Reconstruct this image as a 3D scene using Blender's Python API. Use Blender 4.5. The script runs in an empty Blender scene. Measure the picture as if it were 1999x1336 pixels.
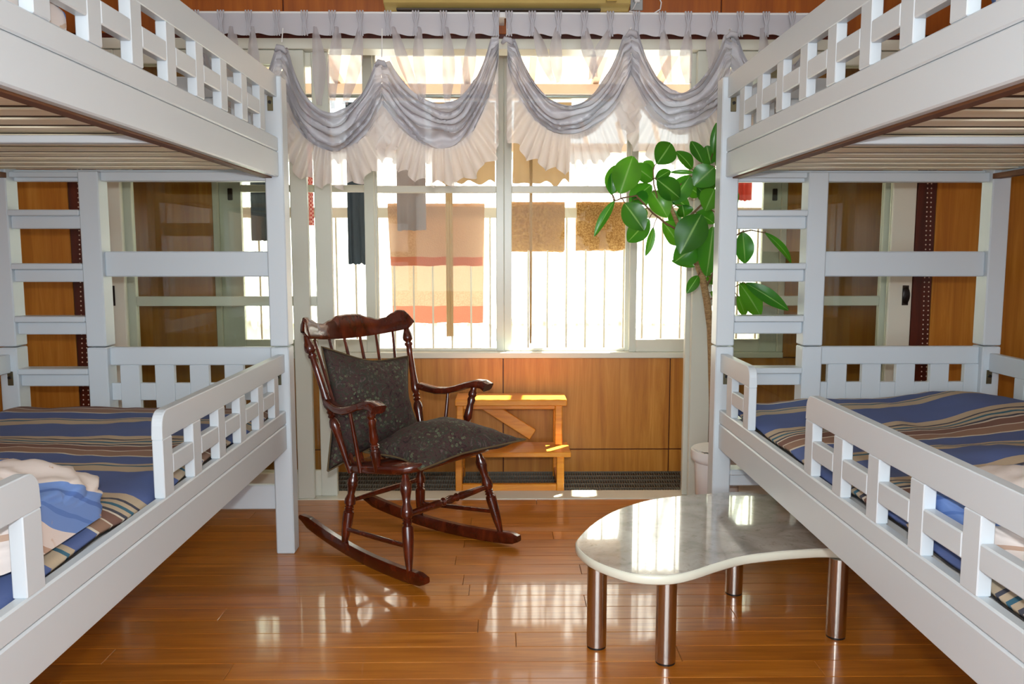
import bpy, bmesh, math, random
from mathutils import Vector, Matrix, noise
random.seed(7)
S = bpy.context.scene
COL = S.collection
PI = math.pi

# ------------------------------------------------------------------ camera
F_PX, CX, CY, VX, VY, CAM_H = 1620.0, 999.5, 668.0, 982.0, 492.0, 1.14
PITCH = math.atan((CY - VY) / F_PX)
YAW = math.atan((CX - VX) / math.hypot(F_PX, CY - VY))
cam_d = bpy.data.cameras.new('camera')
cam_d.sensor_width = 36.0
cam_d.lens = F_PX / 1999.0 * 36.0
cam_d.clip_start = 0.05
cam = bpy.data.objects.new('camera', cam_d)
COL.objects.link(cam)
cam.location = (0, 0, CAM_H)
cam.rotation_euler = (PI / 2 - PITCH, 0, -YAW)
S.camera = cam

# ------------------------------------------------------------------ world, sun, lights, exposure
w = bpy.data.worlds.new('world'); S.world = w; w.use_nodes = True
bg = w.node_tree.nodes['Background']
bg.inputs[0].default_value = (0.86, 0.93, 1.0, 1); bg.inputs[1].default_value = 2.4

def light(name, kind, loc, direction, energy, color=(1, 1, 1), **kw):
    d = bpy.data.lights.new(name, kind); d.energy = energy; d.color = color
    for k, v in kw.items(): setattr(d, k, v)
    o = bpy.data.objects.new(name, d); COL.objects.link(o); o.location = loc
    o.rotation_euler = Vector(direction).to_track_quat('-Z', 'Y').to_euler()
    return o
# sun outside, shining down through a clear strip added to the veranda roof
light('sun', 'SUN', (0.5, 8, 6), (-0.9, -1.0, -1.75), 52.0, (1.0, 0.95, 0.86), angle=0.009)
# broad frontal fill added behind the camera, no such source is seen
light('rear_fill_light', 'AREA', (0, -1.62, 1.45), (0, 1, -0.02), 88.0, (0.76, 0.91, 1.0), shape='RECTANGLE', size=2.9, size_y=1.7)
# the camera's own small flash
light('camera_flash', 'AREA', (0.0, -0.02, 1.27), (0, 1, -0.06), 26.0, (0.97, 0.98, 1.0), shape='DISK', size=0.06)

vs = S.view_settings
vs.view_transform = 'Standard'; vs.look = 'None'; vs.gamma = 1.0
vs.use_curve_mapping = False; vs.exposure = 0.0

# ------------------------------------------------------------------ helpers
def at(x, y, Y):
    """world point at depth Y seen at photo pixel (x, y)"""
    cp, sp, cy, sy = math.cos(PITCH), math.sin(PITCH), math.cos(YAW), math.sin(YAW)
    fw = Vector((sy * cp, cy * cp, -sp)); rt = Vector((cy, -sy, 0)); up = rt.cross(fw)
    d = fw * F_PX + rt * (x - CX) + up * (CY - y)
    return Vector((0, 0, CAM_H)) + d * (Y / d.y)
def atz(x, y, Z):
    a = at(x, y, 1.0) - Vector((0, 0, CAM_H))
    return Vector((0, 0, CAM_H)) + a * ((Z - CAM_H) / a.z)

class MB:
    def __init__(s): s.v = []; s.f = []; s.uv = {}
    def add(s, vs, fs):
        n = len(s.v); s.v += [tuple(p) for p in vs]; s.f += [tuple(i + n for i in f) for f in fs]; return s
    def box(s, x0, x1, y0, y1, z0, z1, c=0.0, rot=None):
        x0, x1 = min(x0, x1), max(x0, x1); y0, y1 = min(y0, y1), max(y0, y1); z0, z1 = min(z0, z1), max(z0, z1)
        m = Vector(((x0 + x1) / 2, (y0 + y1) / 2, (z0 + z1) / 2)); h = ((x1 - x0) / 2, (y1 - y0) / 2, (z1 - z0) / 2)
        c = min(c, min(h) * 0.45)
        if c <= 0:
            vs = [(sx * h[0], sy * h[1], sz * h[2]) for sx in (-1, 1) for sy in (-1, 1) for sz in (-1, 1)]
            fs = [(0, 1, 3, 2), (4, 6, 7, 5), (0, 4, 5, 1), (2, 3, 7, 6), (0, 2, 6, 4), (1, 5, 7, 3)]
        else:
            vs = []; ix = {}
            for sx in (-1, 1):
                for sy in (-1, 1):
                    for sz in (-1, 1):
                        sg = (sx, sy, sz)
                        for a in range(3):
                            ix[sg + (a,)] = len(vs)
                            vs.append(tuple(sg[k] * (h[k] - (0 if k == a else c)) for k in range(3)))
            fs = []
            for a in range(3):
                b, d = [(1, 2), (2, 0), (0, 1)][a]
                for sg in (-1, 1):
                    q = []
                    for p, r in ((-1, -1), (1, -1), (1, 1), (-1, 1)):
                        k = [0, 0, 0]; k[a] = sg; k[b] = p; k[d] = r; q.append(ix[tuple(k) + (a,)])
                    fs.append(q if sg > 0 else q[::-1])
                for p in (-1, 1):
                    for r in (-1, 1):
                        k0 = [0, 0, 0]; k1 = [0, 0, 0]
                        k0[a] = -1; k1[a] = 1
                        for k in (k0, k1): k[b] = p; k[d] = r
                        q = [ix[tuple(k0) + (b,)], ix[tuple(k1) + (b,)], ix[tuple(k1) + (d,)], ix[tuple(k0) + (d,)]]
                        fs.append(q if p * r > 0 else q[::-1])
            for sx in (-1, 1):
                for sy in (-1, 1):
                    for sz in (-1, 1):
                        q = [ix[(sx, sy, sz, a)] for a in range(3)]
                        fs.append(q if sx * sy * sz > 0 else q[::-1])
        vs = [Vector(p) for p in vs]
        if rot is not None: vs = [rot @ p for p in vs]
        return s.add([p + m for p in vs], fs)
    def tube(s, pts, rad, n=10, cap=True):
        pts = [Vector(p) for p in pts]
        if not isinstance(rad, (list, tuple)): rad = [rad] * len(pts)
        vs, fs = [], []; ref = None
        for i, p in enumerate(pts):
            t = (pts[min(i + 1, len(pts) - 1)] - pts[max(i - 1, 0)]).normalized()
            if ref is None: ref = t.orthogonal().normalized()
            a = (ref - t * ref.dot(t)).normalized(); ref = a; b = t.cross(a)
            for k in range(n):
                g = 2 * PI * k / n; vs.append(p + (a * math.cos(g) + b * math.sin(g)) * rad[i])
        for i in range(len(pts) - 1):
            for k in range(n):
                fs.append((i * n + k, i * n + (k + 1) % n, (i + 1) * n + (k + 1) % n, (i + 1) * n + k))
        if cap: fs += [tuple(range(n - 1, -1, -1)), tuple(range((len(pts) - 1) * n, len(pts) * n))]
        return s.add(vs, fs)
    def turned(s, p0, p1, prof, n=14):
        p0, p1 = Vector(p0), Vector(p1)
        return s.tube([p0.lerp(p1, t) for t, r in prof], [r for t, r in prof], n)
    def grid(s, fn, nu, nv, closed=False):
        n0 = len(s.v)
        vs = [fn(i / nu, j / nv) for j in range(nv + 1) for i in range(nu + 1)]
        fs = [(j * (nu + 1) + i, j * (nu + 1) + i + 1, (j + 1) * (nu + 1) + i + 1, (j + 1) * (nu + 1) + i) for j in range(nv) for i in range(nu)]
        s.add(vs, fs)
        for j in range(nv + 1):
            for i in range(nu + 1): s.uv[n0 + j * (nu + 1) + i] = (i / nu, j / nv)
        return s
    def prism(s, outline, z0, z1, c=0.0):
        n = len(outline); rings = []
        def off(d):
            out = []
            for i in range(n):
                a, b, e = Vector(outline[i - 1]), Vector(outline[i]), Vector(outline[(i + 1) % n])
                t = (e - a).normalized(); nn = Vector((-t.y, t.x)); out.append(b + nn * d)
            return out
        if c > 0: rings = [(off(c), z0), (off(0), z0 + c), (off(0), z1 - c), (off(c), z1)]
        else: rings = [(outline, z0), (outline, z1)]
        vs = [(p[0], p[1], z) for r, z in rings for p in r]; fs = []
        for k in range(len(rings) - 1):
            for i in range(n): fs.append((k * n + i, k * n + (i + 1) % n, (k + 1) * n + (i + 1) % n, (k + 1) * n + i))
        fs += [tuple(range(n - 1, -1, -1)), tuple(range((len(rings) - 1) * n, len(rings) * n))]
        return s.add(vs, fs)
    def sweep(s, pts, secs):
        """rectangular section (width dir, half w, half t) swept along pts"""
        pts = [Vector(p) for p in pts]; vs, fs = [], []
        for i, p in enumerate(pts):
            t = (pts[min(i + 1, len(pts) - 1)] - pts[max(i - 1, 0)]).normalized()
            side, hw, ht = secs(i / (len(pts) - 1)); side = Vector(side); side = (side - t * side.dot(t)).normalized(); up = side.cross(t)
            for a, b in ((-1, -.6), (-.7, -1), (.7, -1), (1, -.6), (1, .6), (.7, 1), (-.7, 1), (-1, .6)): vs.append(p + side * a * hw + up * b * ht)
        n = 8
        for i in range(len(pts) - 1):
            for k in range(n): fs.append((i * n + k, i * n + (k + 1) % n, (i + 1) * n + (k + 1) % n, (i + 1) * n + k))
        fs += [tuple(range(n - 1, -1, -1)), tuple(range((len(pts) - 1) * n, len(pts) * n))]
        return s.add(vs, fs)
    def mesh(s, name, mat, smooth=False):
        me = bpy.data.meshes.new(name); me.from_pydata(s.v, [], s.f)
        bm = bmesh.new(); bm.from_mesh(me)
        if not s.uv: bmesh.ops.recalc_face_normals(bm, faces=bm.faces)
        bm.to_mesh(me); bm.free()
        if s.uv:
            ul = me.uv_layers.new(name='UVMap')
            for l in me.loops: ul.data[l.index].uv = s.uv.get(l.vertex_index, (0, 0))
        if mat: me.materials.append(mat)
        if smooth:
            me.polygons.foreach_set('use_smooth', [True] * len(me.polygons))
            try: me.set_sharp_from_angle(angle=math.radians(40 if smooth is True else smooth))
            except Exception: pass
        return me
    def build(s, name, mat, parent=None, smooth=False, **kw):
        o = bpy.data.objects.new(name, s.mesh(name, mat, smooth)); COL.objects.link(o)
        if parent is not None: o.parent = parent
        tag(o, **kw); return o

def tag(o, label=None, cat=None, group=None, kind=None):
    if label: o['label'] = label
    if cat: o['category'] = cat
    if group: o['group'] = group
    if kind: o['kind'] = kind
    return o
def empty(name, loc=(0, 0, 0), rz=0.0, **kw):
    o = bpy.data.objects.new(name, None); COL.objects.link(o); o.location = loc; o.rotation_euler = (0, 0, rz)
    o.empty_display_size = 0.1
    return tag(o, **kw)
def inst(name, mesh, parent, loc=(0, 0, 0), rot=(0, 0, 0), **kw):
    o = bpy.data.objects.new(name, mesh); COL.objects.link(o); o.location = loc; o.rotation_euler = rot
    if parent is not None: o.parent = parent
    return tag(o, **kw)
def bx(name, mat, parent, x0, x1, y0, y1, z0, z1, c=0.0, **kw):
    return MB().box(x0, x1, y0, y1, z0, z1, c).build(name, mat, parent, **kw)

# ------------------------------------------------------------------ materials
def srgb(r, g, b):
    f = lambda c: (c / 255 / 12.92) if c / 255 <= .04045 else ((c / 255 + .055) / 1.055) ** 2.4
    return (f(r), f(g), f(b), 1)
class N:
    def __init__(s, name):
        s.m = bpy.data.materials.new(name); s.m.use_nodes = True; s.t = s.m.node_tree; s.p = s.t.nodes['Principled BSDF']; s.out = s.t.nodes['Material Output']
    def n(s, typ, **kw):
        nd = s.t.nodes.new(typ)
        for k, v in kw.items(): setattr(nd, k, v)
        return nd
    def l(s, a, b): s.t.links.new(a, b)
    def pos(s, scale=(1, 1, 1), jitter=0.0, obj=False, rot=(0, 0, 0)):
        if obj: src = s.n('ShaderNodeTexCoord').outputs['Object']
        else: src = s.n('ShaderNodeNewGeometry').outputs['Position']
        if jitter:
            oi = s.n('ShaderNodeObjectInfo'); mu = s.n('ShaderNodeMath', operation='MULTIPLY'); mu.inputs[1].default_value = jitter
            s.l(oi.outputs['Random'], mu.inputs[0]); ad = s.n('ShaderNodeVectorMath', operation='ADD'); s.l(src, ad.inputs[0]); s.l(mu.outputs[0], ad.inputs[1]); src = ad.outputs[0]
        mp = s.n('ShaderNodeMapping'); mp.inputs['Scale'].default_value = scale; mp.inputs['Rotation'].default_value = rot; s.l(src, mp.inputs[0]); return mp.outputs[0]
    def noise(s, vec, scale=5, detail=4, rough=.5, dist=0):
        nd = s.n('ShaderNodeTexNoise'); nd.inputs['Scale'].default_value = scale; nd.inputs['Detail'].default_value = detail; nd.inputs['Roughness'].default_value = rough; nd.inputs['Distortion'].default_value = dist
        s.l(vec, nd.inputs['Vector']); return nd.outputs['Fac']
    def ramp(s, fac, stops, interp='LINEAR'):
        nd = s.n('ShaderNodeValToRGB'); nd.color_ramp.interpolation = interp; e = nd.color_ramp.elements
        while len(e) > 1: e.remove(e[-1])
        e[0].position, e[0].color = stops[0]
        for p, c in stops[1:]:
            k = e.new(p); k.color = c
        s.l(fac, nd.inputs[0]); return nd.outputs[0]
    def mix(s, fac, a, b, mode='MIX'):
        nd = s.n('ShaderNodeMix', data_type='RGBA', blend_type=mode)
        for sk, v in ((nd.inputs[0], fac), (nd.inputs[6], a), (nd.inputs[7], b)):
            if hasattr(v, 'links'): s.l(v, sk)
            else: sk.default_value = v
        return nd.outputs[2]
    def set(s, **kw):
        for k, v in kw.items():
            sk = s.p.inputs[k.replace('_', ' ')]
            if hasattr(v, 'links'): s.l(v, sk)
            else: sk.default_value = v
        return s
    def bump(s, fac, strength=.2, dist=.01):
        b = s.n('ShaderNodeBump'); b.inputs['Strength'].default_value = strength; b.inputs['Distance'].default_value = dist; s.l(fac, b.inputs['Height']); s.l(b.outputs[0], s.p.inputs['Normal']); return s
    def random_value(s, col, amt=.25):
        oi = s.n('ShaderNodeObjectInfo'); mr = s.n('ShaderNodeMapRange'); mr.inputs[3].default_value = 1 - amt; mr.inputs[4].default_value = 1 + amt * .6; s.l(oi.outputs['Random'], mr.inputs[0])
        h = s.n('ShaderNodeHueSaturation'); s.l(mr.outputs[0], h.inputs['Value']); s.l(col, h.inputs['Color']); return h.outputs[0]

def plain(name, col, rough=.5, metal=0.0, var=0.0, vs=30, coat=0.0):
    k = N(name); c = srgb(*col)
    if var:
        d = tuple(v * (1 - var) for v in c[:3]) + (1,)
        k.set(Base_Color=k.ramp(k.noise(k.pos(), vs, 4), [(.3, d), (.7, c)]))
    else: k.set(Base_Color=c)
    k.set(Roughness=rough, Metallic=metal, Coat_Weight=coat); return k.m
def wood(name, dark, mid, light_, scale, rough=.35, jitter=0.0, coat=0.0, vary=0.0, stain=True, coat_rough=.1):
    k = N(name); v = k.pos(scale, jitter)
    g = k.noise(v, 3.0, 8, .62, .6); col = k.ramp(g, [(.28, srgb(*dark)), (.5, srgb(*mid)), (.72, srgb(*light_))])
    if stain:
        b = k.noise(k.pos((1, 1, .6), jitter), 2.2, 3, .5); col = k.mix(k.ramp(b, [(.45, (0, 0, 0, 1)), (.75, (.6, .6, .6, 1))]), col, srgb(*dark))
    if vary: col = k.random_value(col, vary)
    k.set(Base_Color=col, Roughness=rough, Coat_Weight=coat, Coat_Roughness=coat_rough); k.bump(g, .04, .002); return k.m

M = {}
M['white'] = plain('white_paint', (204, 213, 219), .35)
M['wall_wood'] = wood('wall_plywood', (166, 98, 26), (194, 126, 42), (214, 150, 66), (9, 9, .55), .38, .0)
M['lintel_wood'] = wood('lintel_plywood', (138, 66, 10), (162, 84, 15), (180, 100, 24), (9, 9, .55), .4)
M['dark_trim'] = wood('dark_trim_wood', (60, 18, 8), (84, 28, 12), (104, 40, 18), (8, 8, .6), .35)
M['floor_wood'] = wood('floor_planks', (150, 82, 12), (176, 104, 24), (196, 124, 42), (.9, 14, 14), .30, 3.0, .55, .16, False, .06)
M['floor_base'] = plain('floor_underlay', (70, 34, 12), .7)
M['chair'] = wood('chair_mahogany', (46, 12, 5), (76, 25, 10), (110, 42, 17), (6, 6, 3), .22, 0, .5, 0, False, .08)
M['stool'] = wood('stool_pine', (208, 122, 22), (230, 146, 34), (242, 168, 58), (1.6, 12, 12), .35, 1.0, .2)
M['cream_slat'] = wood('slat_wood', (240, 226, 190), (250, 240, 212), (254, 248, 228), (.8, 16, 16), .55, 2.0, 0, .06, False)
M['alu'] = plain('beige_aluminium', (222, 219, 204), .35, .0)
M['alu_green'] = plain('green_grey_aluminium', (212, 213, 200), .3, .0)
M['handle'] = plain('dark_handle', (46, 36, 32), .3, .3)
M['steel'] = plain('brushed_steel', (190, 180, 172), .22, 1.0)
M['bracket'] = plain('bracket_steel', (126, 122, 98), .35, .9)
M['black'] = plain('black_plastic', (22, 20, 20), .4)
M['plastic'] = plain('white_plastic', (232, 230, 228), .4)
M['ac'] = plain('yellowed_plastic', (196, 172, 104), .3, 0, .08, 8)
M['ac_dark'] = plain('ac_underside', (72, 60, 50), .5)
M['label'] = plain('gold_label', (190, 160, 80), .5)
M['soil'] = plain('soil', (40, 28, 20), .9, 0, .5, 60)
M['bark'] = wood('bark', (112, 84, 52), (150, 120, 80), (182, 152, 108), (20, 20, 40), .8, 0, 0, 0, False)
M['twig'] = plain('twig', (120, 86, 58), .7, 0, .2)
M['grate'] = plain('grating_metal', (120, 116, 104), .4, .5)
M['grate_base'] = plain('drain_bed', (30, 28, 26), .8)
M['ceiling'] = plain('ceiling_board', (214, 206, 190), .8)
M['ledger'] = plain('ledger_wood', (106, 62, 26), .6)
M['concrete'] = plain('concrete', (190, 186, 178), .9, 0, .15, 6)
M['stone_edge'] = plain('cream_edge', (232, 232, 214), .35)
M['rail_metal'] = plain('railing_paint', (240, 232, 212), .5)
M['beam'] = plain('veranda_beam', (214, 192, 172), .7)
M['bead'] = plain('bead_chain', (226, 206, 190), .4)
M['pole'] = plain('clothes_pole', (170, 174, 176), .3, .8)

def stone():
    k = N('speckled_stone'); v = k.pos((1, 1, 1))
    a = k.noise(v, 7, 6, .6, 1.2); b = k.noise(v, 40, 5, .7, .4)
    c = k.ramp(a, [(.3, srgb(150, 146, 140)), (.5, srgb(176, 172, 166)), (.7, srgb(196, 192, 186))])
    c = k.mix(k.ramp(b, [(.56, (0, 0, 0, 1)), (.68, (.5, .5, .5, 1))]), c, srgb(112, 102, 94)); k.set(Base_Color=c, Roughness=.12, Coat_Weight=1.0, Coat_Roughness=.03); return k.m
M['stone'] = stone()
def glass(ior=1.5):
    k = N('window_glass'); k.t.nodes.remove(k.p)
    fr = k.n('ShaderNodeFresnel'); ge = k.n('ShaderNodeNewGeometry'); mr = k.n('ShaderNodeMapRange'); mr.inputs[3].default_value = ior; mr.inputs[4].default_value = 1 / ior; k.l(ge.outputs['Backfacing'], mr.inputs[0]); k.l(mr.outputs[0], fr.inputs[0])
    tr = k.n('ShaderNodeBsdfTransparent'); tr.inputs[0].default_value = (.95, .97, .94, 1)
    gl = k.n('ShaderNodeBsdfGlossy'); gl.inputs['Roughness'].default_value = .0; mx = k.n('ShaderNodeMixShader')
    k.l(fr.outputs[0], mx.inputs[0]); k.l(tr.outputs[0], mx.inputs[1]); k.l(gl.outputs[0], mx.inputs[2]); k.l(mx.outputs[0], k.out.inputs[0]); return k.m
M['glass'] = glass(); M['clear_glass'] = glass(1.16)
def cloth(name, col, translucent=.5, transparent=0.0, pattern=None, bump=0.0, tcol=None):
    k = N(name); k.t.nodes.remove(k.p)
    d = k.n('ShaderNodeBsdfDiffuse'); t = k.n('ShaderNodeBsdfTranslucent')
    c = col if hasattr(col, 'links') else srgb(*col)
    if pattern: c = pattern(k)
    for nd, cc in ((d, c), (t, srgb(*tcol) if tcol else c)):
        if hasattr(cc, 'links'): k.l(cc, nd.inputs[0])
        else: nd.inputs[0].default_value = cc
    mx = k.n('ShaderNodeMixShader'); mx.inputs[0].default_value = translucent
    k.l(d.outputs[0], mx.inputs[1]); k.l(t.outputs[0], mx.inputs[2]); o = mx.outputs[0]
    if bump:
        b = k.n('ShaderNodeBump'); b.inputs['Strength'].default_value = bump; b.inputs['Distance'].default_value = .004
        k.l(k.noise(k.pos(), 160, 2), b.inputs['Height']); k.l(b.outputs[0], d.inputs['Normal']); k.l(b.outputs[0], t.inputs['Normal'])
    if transparent:
        tr = k.n('ShaderNodeBsdfTransparent'); m2 = k.n('ShaderNodeMixShader'); m2.inputs[0].default_value = transparent
        k.l(o, m2.inputs[1]); k.l(tr.outputs[0], m2.inputs[2]); o = m2.outputs[0]
    k.l(o, k.out.inputs[0]); return k.m
M['sheer'] = cloth('sheer_fabric', (202, 200, 206), .15, .05)
M['sheer_thin'] = cloth('sheer_fabric_thin', (200, 194, 198), .25, .34)
M['ruffle'] = cloth('ruffle_fabric', (226, 218, 214), .34, .2)
M['panel_trans'] = cloth('translucent_sheet', (240, 240, 238), .8)
M['roof_trans'] = cloth('roof_sheet', (214, 196, 184), .2)
M['denim'] = cloth('denim', (66, 74, 84), .15, 0, None, .3)
M['grey_cloth'] = cloth('grey_cloth', (150, 138, 138), .2)
M['tan_cloth'] = cloth('tan_cloth', (190, 160, 122), .2)
M['red_cloth'] = cloth('red_cloth', (196, 76, 66), .25)
def check(k):
    ch = k.n('ShaderNodeTexChecker'); ch.inputs['Scale'].default_value = 90; ch.inputs[1].default_value = srgb(180, 40, 40); ch.inputs[2].default_value = srgb(226, 160, 150)
    k.l(k.pos(), ch.inputs[0]); return ch.outputs[0]
M['check_cloth'] = cloth('red_check', (190, 66, 56), .2, 0, check)
def towelpat(k):
    tc = k.n('ShaderNodeTexCoord'); sp = k.n('ShaderNodeSeparateXYZ'); k.l(tc.outputs['UV'], sp.inputs[0])
    pink, tan = srgb(206, 128, 104), srgb(214, 182, 152)
    band = k.ramp(sp.outputs[1], [(0, pink), (.075, tan), (.925, pink)], 'CONSTANT')
    return k.mix(k.ramp(k.noise(k.pos(), 120, 2), [(.4, (0, 0, 0, 1)), (.6, (.3, .3, .3, 1))]), band, srgb(176, 136, 108))
M['towel'] = cloth('towel', (214, 182, 152), .34, 0, towelpat, .4)
def matpat(k):
    return k.ramp(k.noise(k.pos(), 110, 3, .7), [(.35, srgb(150, 112, 66)), (.55, srgb(196, 156, 104)), (.7, srgb(222, 190, 130))])
M['mat'] = cloth('bath_mat', (190, 150, 100), .3, 0, matpat, .6)
def leafmat():
    k = N('leaf'); tc = k.n('ShaderNodeTexCoord'); sp = k.n('ShaderNodeSeparateXYZ'); k.l(tc.outputs['UV'], sp.inputs[0])
    vein = k.ramp(sp.outputs[0], [(.455, (0, 0, 0, 1)), (.49, (1, 1, 1, 1)), (.51, (1, 1, 1, 1)), (.545, (0, 0, 0, 1))])
    oi = k.n('ShaderNodeObjectInfo'); c = k.ramp(oi.outputs['Random'], [(0, srgb(24, 86, 16)), (.5, srgb(40, 118, 26)), (1, srgb(84, 148, 36))])
    c = k.mix(k.ramp(k.noise(k.pos(), 14, 3), [(.3, (0, 0, 0, 1)), (.8, (.4, .4, .4, 1))]), c, srgb(60, 120, 30))
    c = k.mix(vein, c, srgb(130, 170, 96)); k.set(Base_Color=c, Roughness=.28)
    t = k.n('ShaderNodeBsdfTranslucent'); h = k.mix(.5, c, srgb(110, 190, 30)); k.l(h, t.inputs[0])
    mx = k.n('ShaderNodeMixShader'); mx.inputs[0].default_value = .28; k.l(k.p.outputs[0], mx.inputs[1]); k.l(t.outputs[0], mx.inputs[2]); k.l(mx.outputs[0], k.out.inputs[0]); return k.m
M['leaf'] = leafmat()
BLUE, TAN, BROWN, TEAL, DARK, CREAM, LBLUE = srgb(84, 102, 152), srgb(190, 172, 146), srgb(126, 92, 80), srgb(58, 104, 124), srgb(70, 72, 84), srgb(214, 204, 186), srgb(112, 146, 208)
PATTERN = [(.19, BLUE), (.055, TAN), (.012, TEAL), (.02, TAN), (.09, BLUE), (.010, CREAM), (.05, srgb(150, 118, 98)), (.008, CREAM), (.045, BROWN), (.010, CREAM), (.015, DARK), (.018, TAN), (.014, TEAL), (.018, TAN), (.012, DARK), (.04, TAN)]
def stripes(k, period=.75, axis=1, offset=0.0, uv=True):
    tc = k.n('ShaderNodeTexCoord'); sp = k.n('ShaderNodeSeparateXYZ'); k.l(tc.outputs['UV'], sp.inputs[0])
    nz = k.noise(k.pos(), 6, 2); ad = k.n('ShaderNodeMath', operation='MULTIPLY_ADD'); k.l(nz, ad.inputs[0]); ad.inputs[1].default_value = .012; k.l(sp.outputs[axis], ad.inputs[2])
    fr = k.n('ShaderNodeMath', operation='FRACT'); k.l(ad.outputs[0], fr.inputs[0])
    tot = sum(a for a, c in PATTERN); p = 0; st = []
    for a, c in PATTERN: st.append((p / tot, c)); p += a
    return k.ramp(fr.outputs[0], st, 'CONSTANT')
def quiltmat():
    k = N('striped_quilt'); c = stripes(k); k.set(Base_Color=c, Roughness=.9); k.bump(k.noise(k.pos(), 260, 2), .15, .002); return k.m
M['quilt'] = quiltmat()
def pilemat():
    """quilt turned over: striped edge, blue lining band, white lining with tan flowers"""
    k = N('turned_quilt'); tc = k.n('ShaderNodeTexCoord'); sp = k.n('ShaderNodeSeparateXYZ'); k.l(tc.outputs['UV'], sp.inputs[0])
    WH = srgb(226, 216, 210)
    v = k.n('ShaderNodeMath', operation='MULTIPLY_ADD'); k.l(k.noise(k.pos(), 5, 2), v.inputs[0]); v.inputs[1].default_value = .10; k.l(sp.outputs[1], v.inputs[2])
    c = k.ramp(v.outputs[0], [(0, TAN), (.08, TEAL), (.10, CREAM), (.15, srgb(176, 140, 116)), (.22, LBLUE), (.29, WH), (.60, LBLUE), (.66, srgb(84, 118, 186)), (.68, LBLUE), (.76, srgb(90, 126, 194)), (.78, LBLUE), (.84, WH), (.93, srgb(190, 160, 140)), (.96, WH)], 'CONSTANT')
    fl = k.ramp(k.noise(k.pos(), 16, 3, .5, .8), [(.66, (0, 0, 0, 1)), (.70, (.7, .7, .7, 1))]); c = k.mix(fl, c, srgb(196, 158, 120))
    k.set(Base_Color=c, Roughness=.9); return k.m
M['pile'] = pilemat()
def paisley(name):
    k = N(name); v = k.pos((1, 1, 1)); vo = k.n('ShaderNodeTexVoronoi'); vo.inputs['Scale'].default_value = 62; k.l(v, vo.inputs['Vector'])
    base = k.ramp(k.noise(v, 26, 5, .65, 2.5), [(.35, srgb(30, 20, 20)), (.47, srgb(72, 46, 44)), (.55, srgb(40, 50, 34)), (.68, srgb(92, 70, 72))])
    ring = k.ramp(vo.outputs['Distance'], [(.0, (.55, .55, .55, 1)), (.16, (0, 0, 0, 1)), (.24, (.6, .6, .6, 1)), (.34, (0, 0, 0, 1))])
    gate = k.ramp(k.noise(v, 10, 2), [(.45, (0, 0, 0, 1)), (.6, (1, 1, 1, 1))]); f = k.mix(1.0, ring, gate, 'MULTIPLY')
    k.set(Base_Color=k.mix(f, base, srgb(124, 146, 108)), Roughness=.85); k.bump(k.noise(v, 300, 2), .2, .001); return k.m
M['paisley'] = paisley('paisley_fabric')
M['piping'] = plain('cushion_piping', (92, 74, 46), .8)
M['mattress'] = plain('mattress_fabric', (206, 204, 200), .9)
M['brown_mattress'] = plain('brown_mattress_fabric', (84, 62, 44), .95)

# ------------------------------------------------------------------ room shell
XL, XR, YB, YD, YW, ZC = -2.19, 2.19, -1.5, 3.76, 4.27, 2.62
floor = bx('floor', M['floor_base'], None, XL - .1, XR + .1, YB - .1, YD + .02, -.12, -.014, kind='structure')
pitch = .0905
meshes = {}
y = YD - .012; row = 0
while y > YB:
    y0 = max(y - pitch, YB)
    x = XL; first = random.uniform(.35, 1.5)
    while x < XR - .02:
        L = first if x == XL else 1.62; x1 = min(x + L, XR)
        if XR - x1 < .15: x1 = XR
        key = (round(x1 - x, 3), round(y - y0, 4))
        if key not in meshes: meshes[key] = MB().box(-(x1 - x) / 2 + .0006, (x1 - x) / 2 - .0006, -(y - y0) / 2 + .0006, (y - y0) / 2 - .0006, -.014, 0, .0012).mesh('plank', M['floor_wood'])
        inst('plank', meshes[key], floor, ((x + x1) / 2, (y + y0) / 2, 0))
        x = x1
    y = y0; row += 1

def panels(parent, mat, axis, plane, thick, a_edges, z_edges, g=.0025):
    """wall sheets with open joints on a wall at axis = plane, facing the side that thick points to"""
    for a0, a1 in zip(a_edges, a_edges[1:]):
        for z0, z1 in zip(z_edges, z_edges[1:]):
            if axis == 'y': bx('panel', mat, parent, a0 + g, a1 - g, plane, plane + thick, z0 + g, z1 - g, .002)
            else: bx('panel', mat, parent, plane, plane + thick, a0 + g, a1 - g, z0 + g, z1 - g, .002)
wl = bx('wall_left', M['dark_trim'], None, XL - .1, XL - .008, YB - .1, YW + .1, -.12, ZC, kind='structure')
panels(wl, M['wall_wood'], 'x', XL - .008, .008, [YB, -.6, .3, 1.2, 2.1, 3.0, 3.74], [0, ZC])
wr = bx('wall_right', M['dark_trim'], None, XR + .008, XR + .1, YB - .1, YW + .1, -.12, ZC, kind='structure')
panels(wr, M['wall_wood'], 'x', XR, .008, [YB, -.6, .3, 1.2, 2.1, 3.0, 3.74], [0, ZC])
bx('ceiling', M['ceiling'], None, XL - .1, XR + .1, YB - .1, YW + .1, ZC, ZC + .1, kind='structure')
# wall behind the photographer, with an unseen window added to house the fill light
wb = MB()
for a in ((XL - .1, -1.45, -.12, ZC), (1.45, XR + .1, -.12, ZC), (-1.45, 1.45, -.12, .6), (-1.45, 1.45, 2.3, ZC)): wb.box(a[0], a[1], YB - .1, YB, a[2], a[3])
wb.build('wall_back', M['wall_wood'], None, kind='structure')
w5 = empty('fill_window', (0, YB, .6), kind='structure')
for x in (-1.45, -.03, 1.39): bx('fill_window_frame', M['alu'], w5, x, x + .06, -.07, -.03, 0, 1.7)
for z in (0, 1.64): bx('fill_window_frame', M['alu'], w5, -1.45, 1.45, -.07, -.03, z, z + .06)
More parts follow.
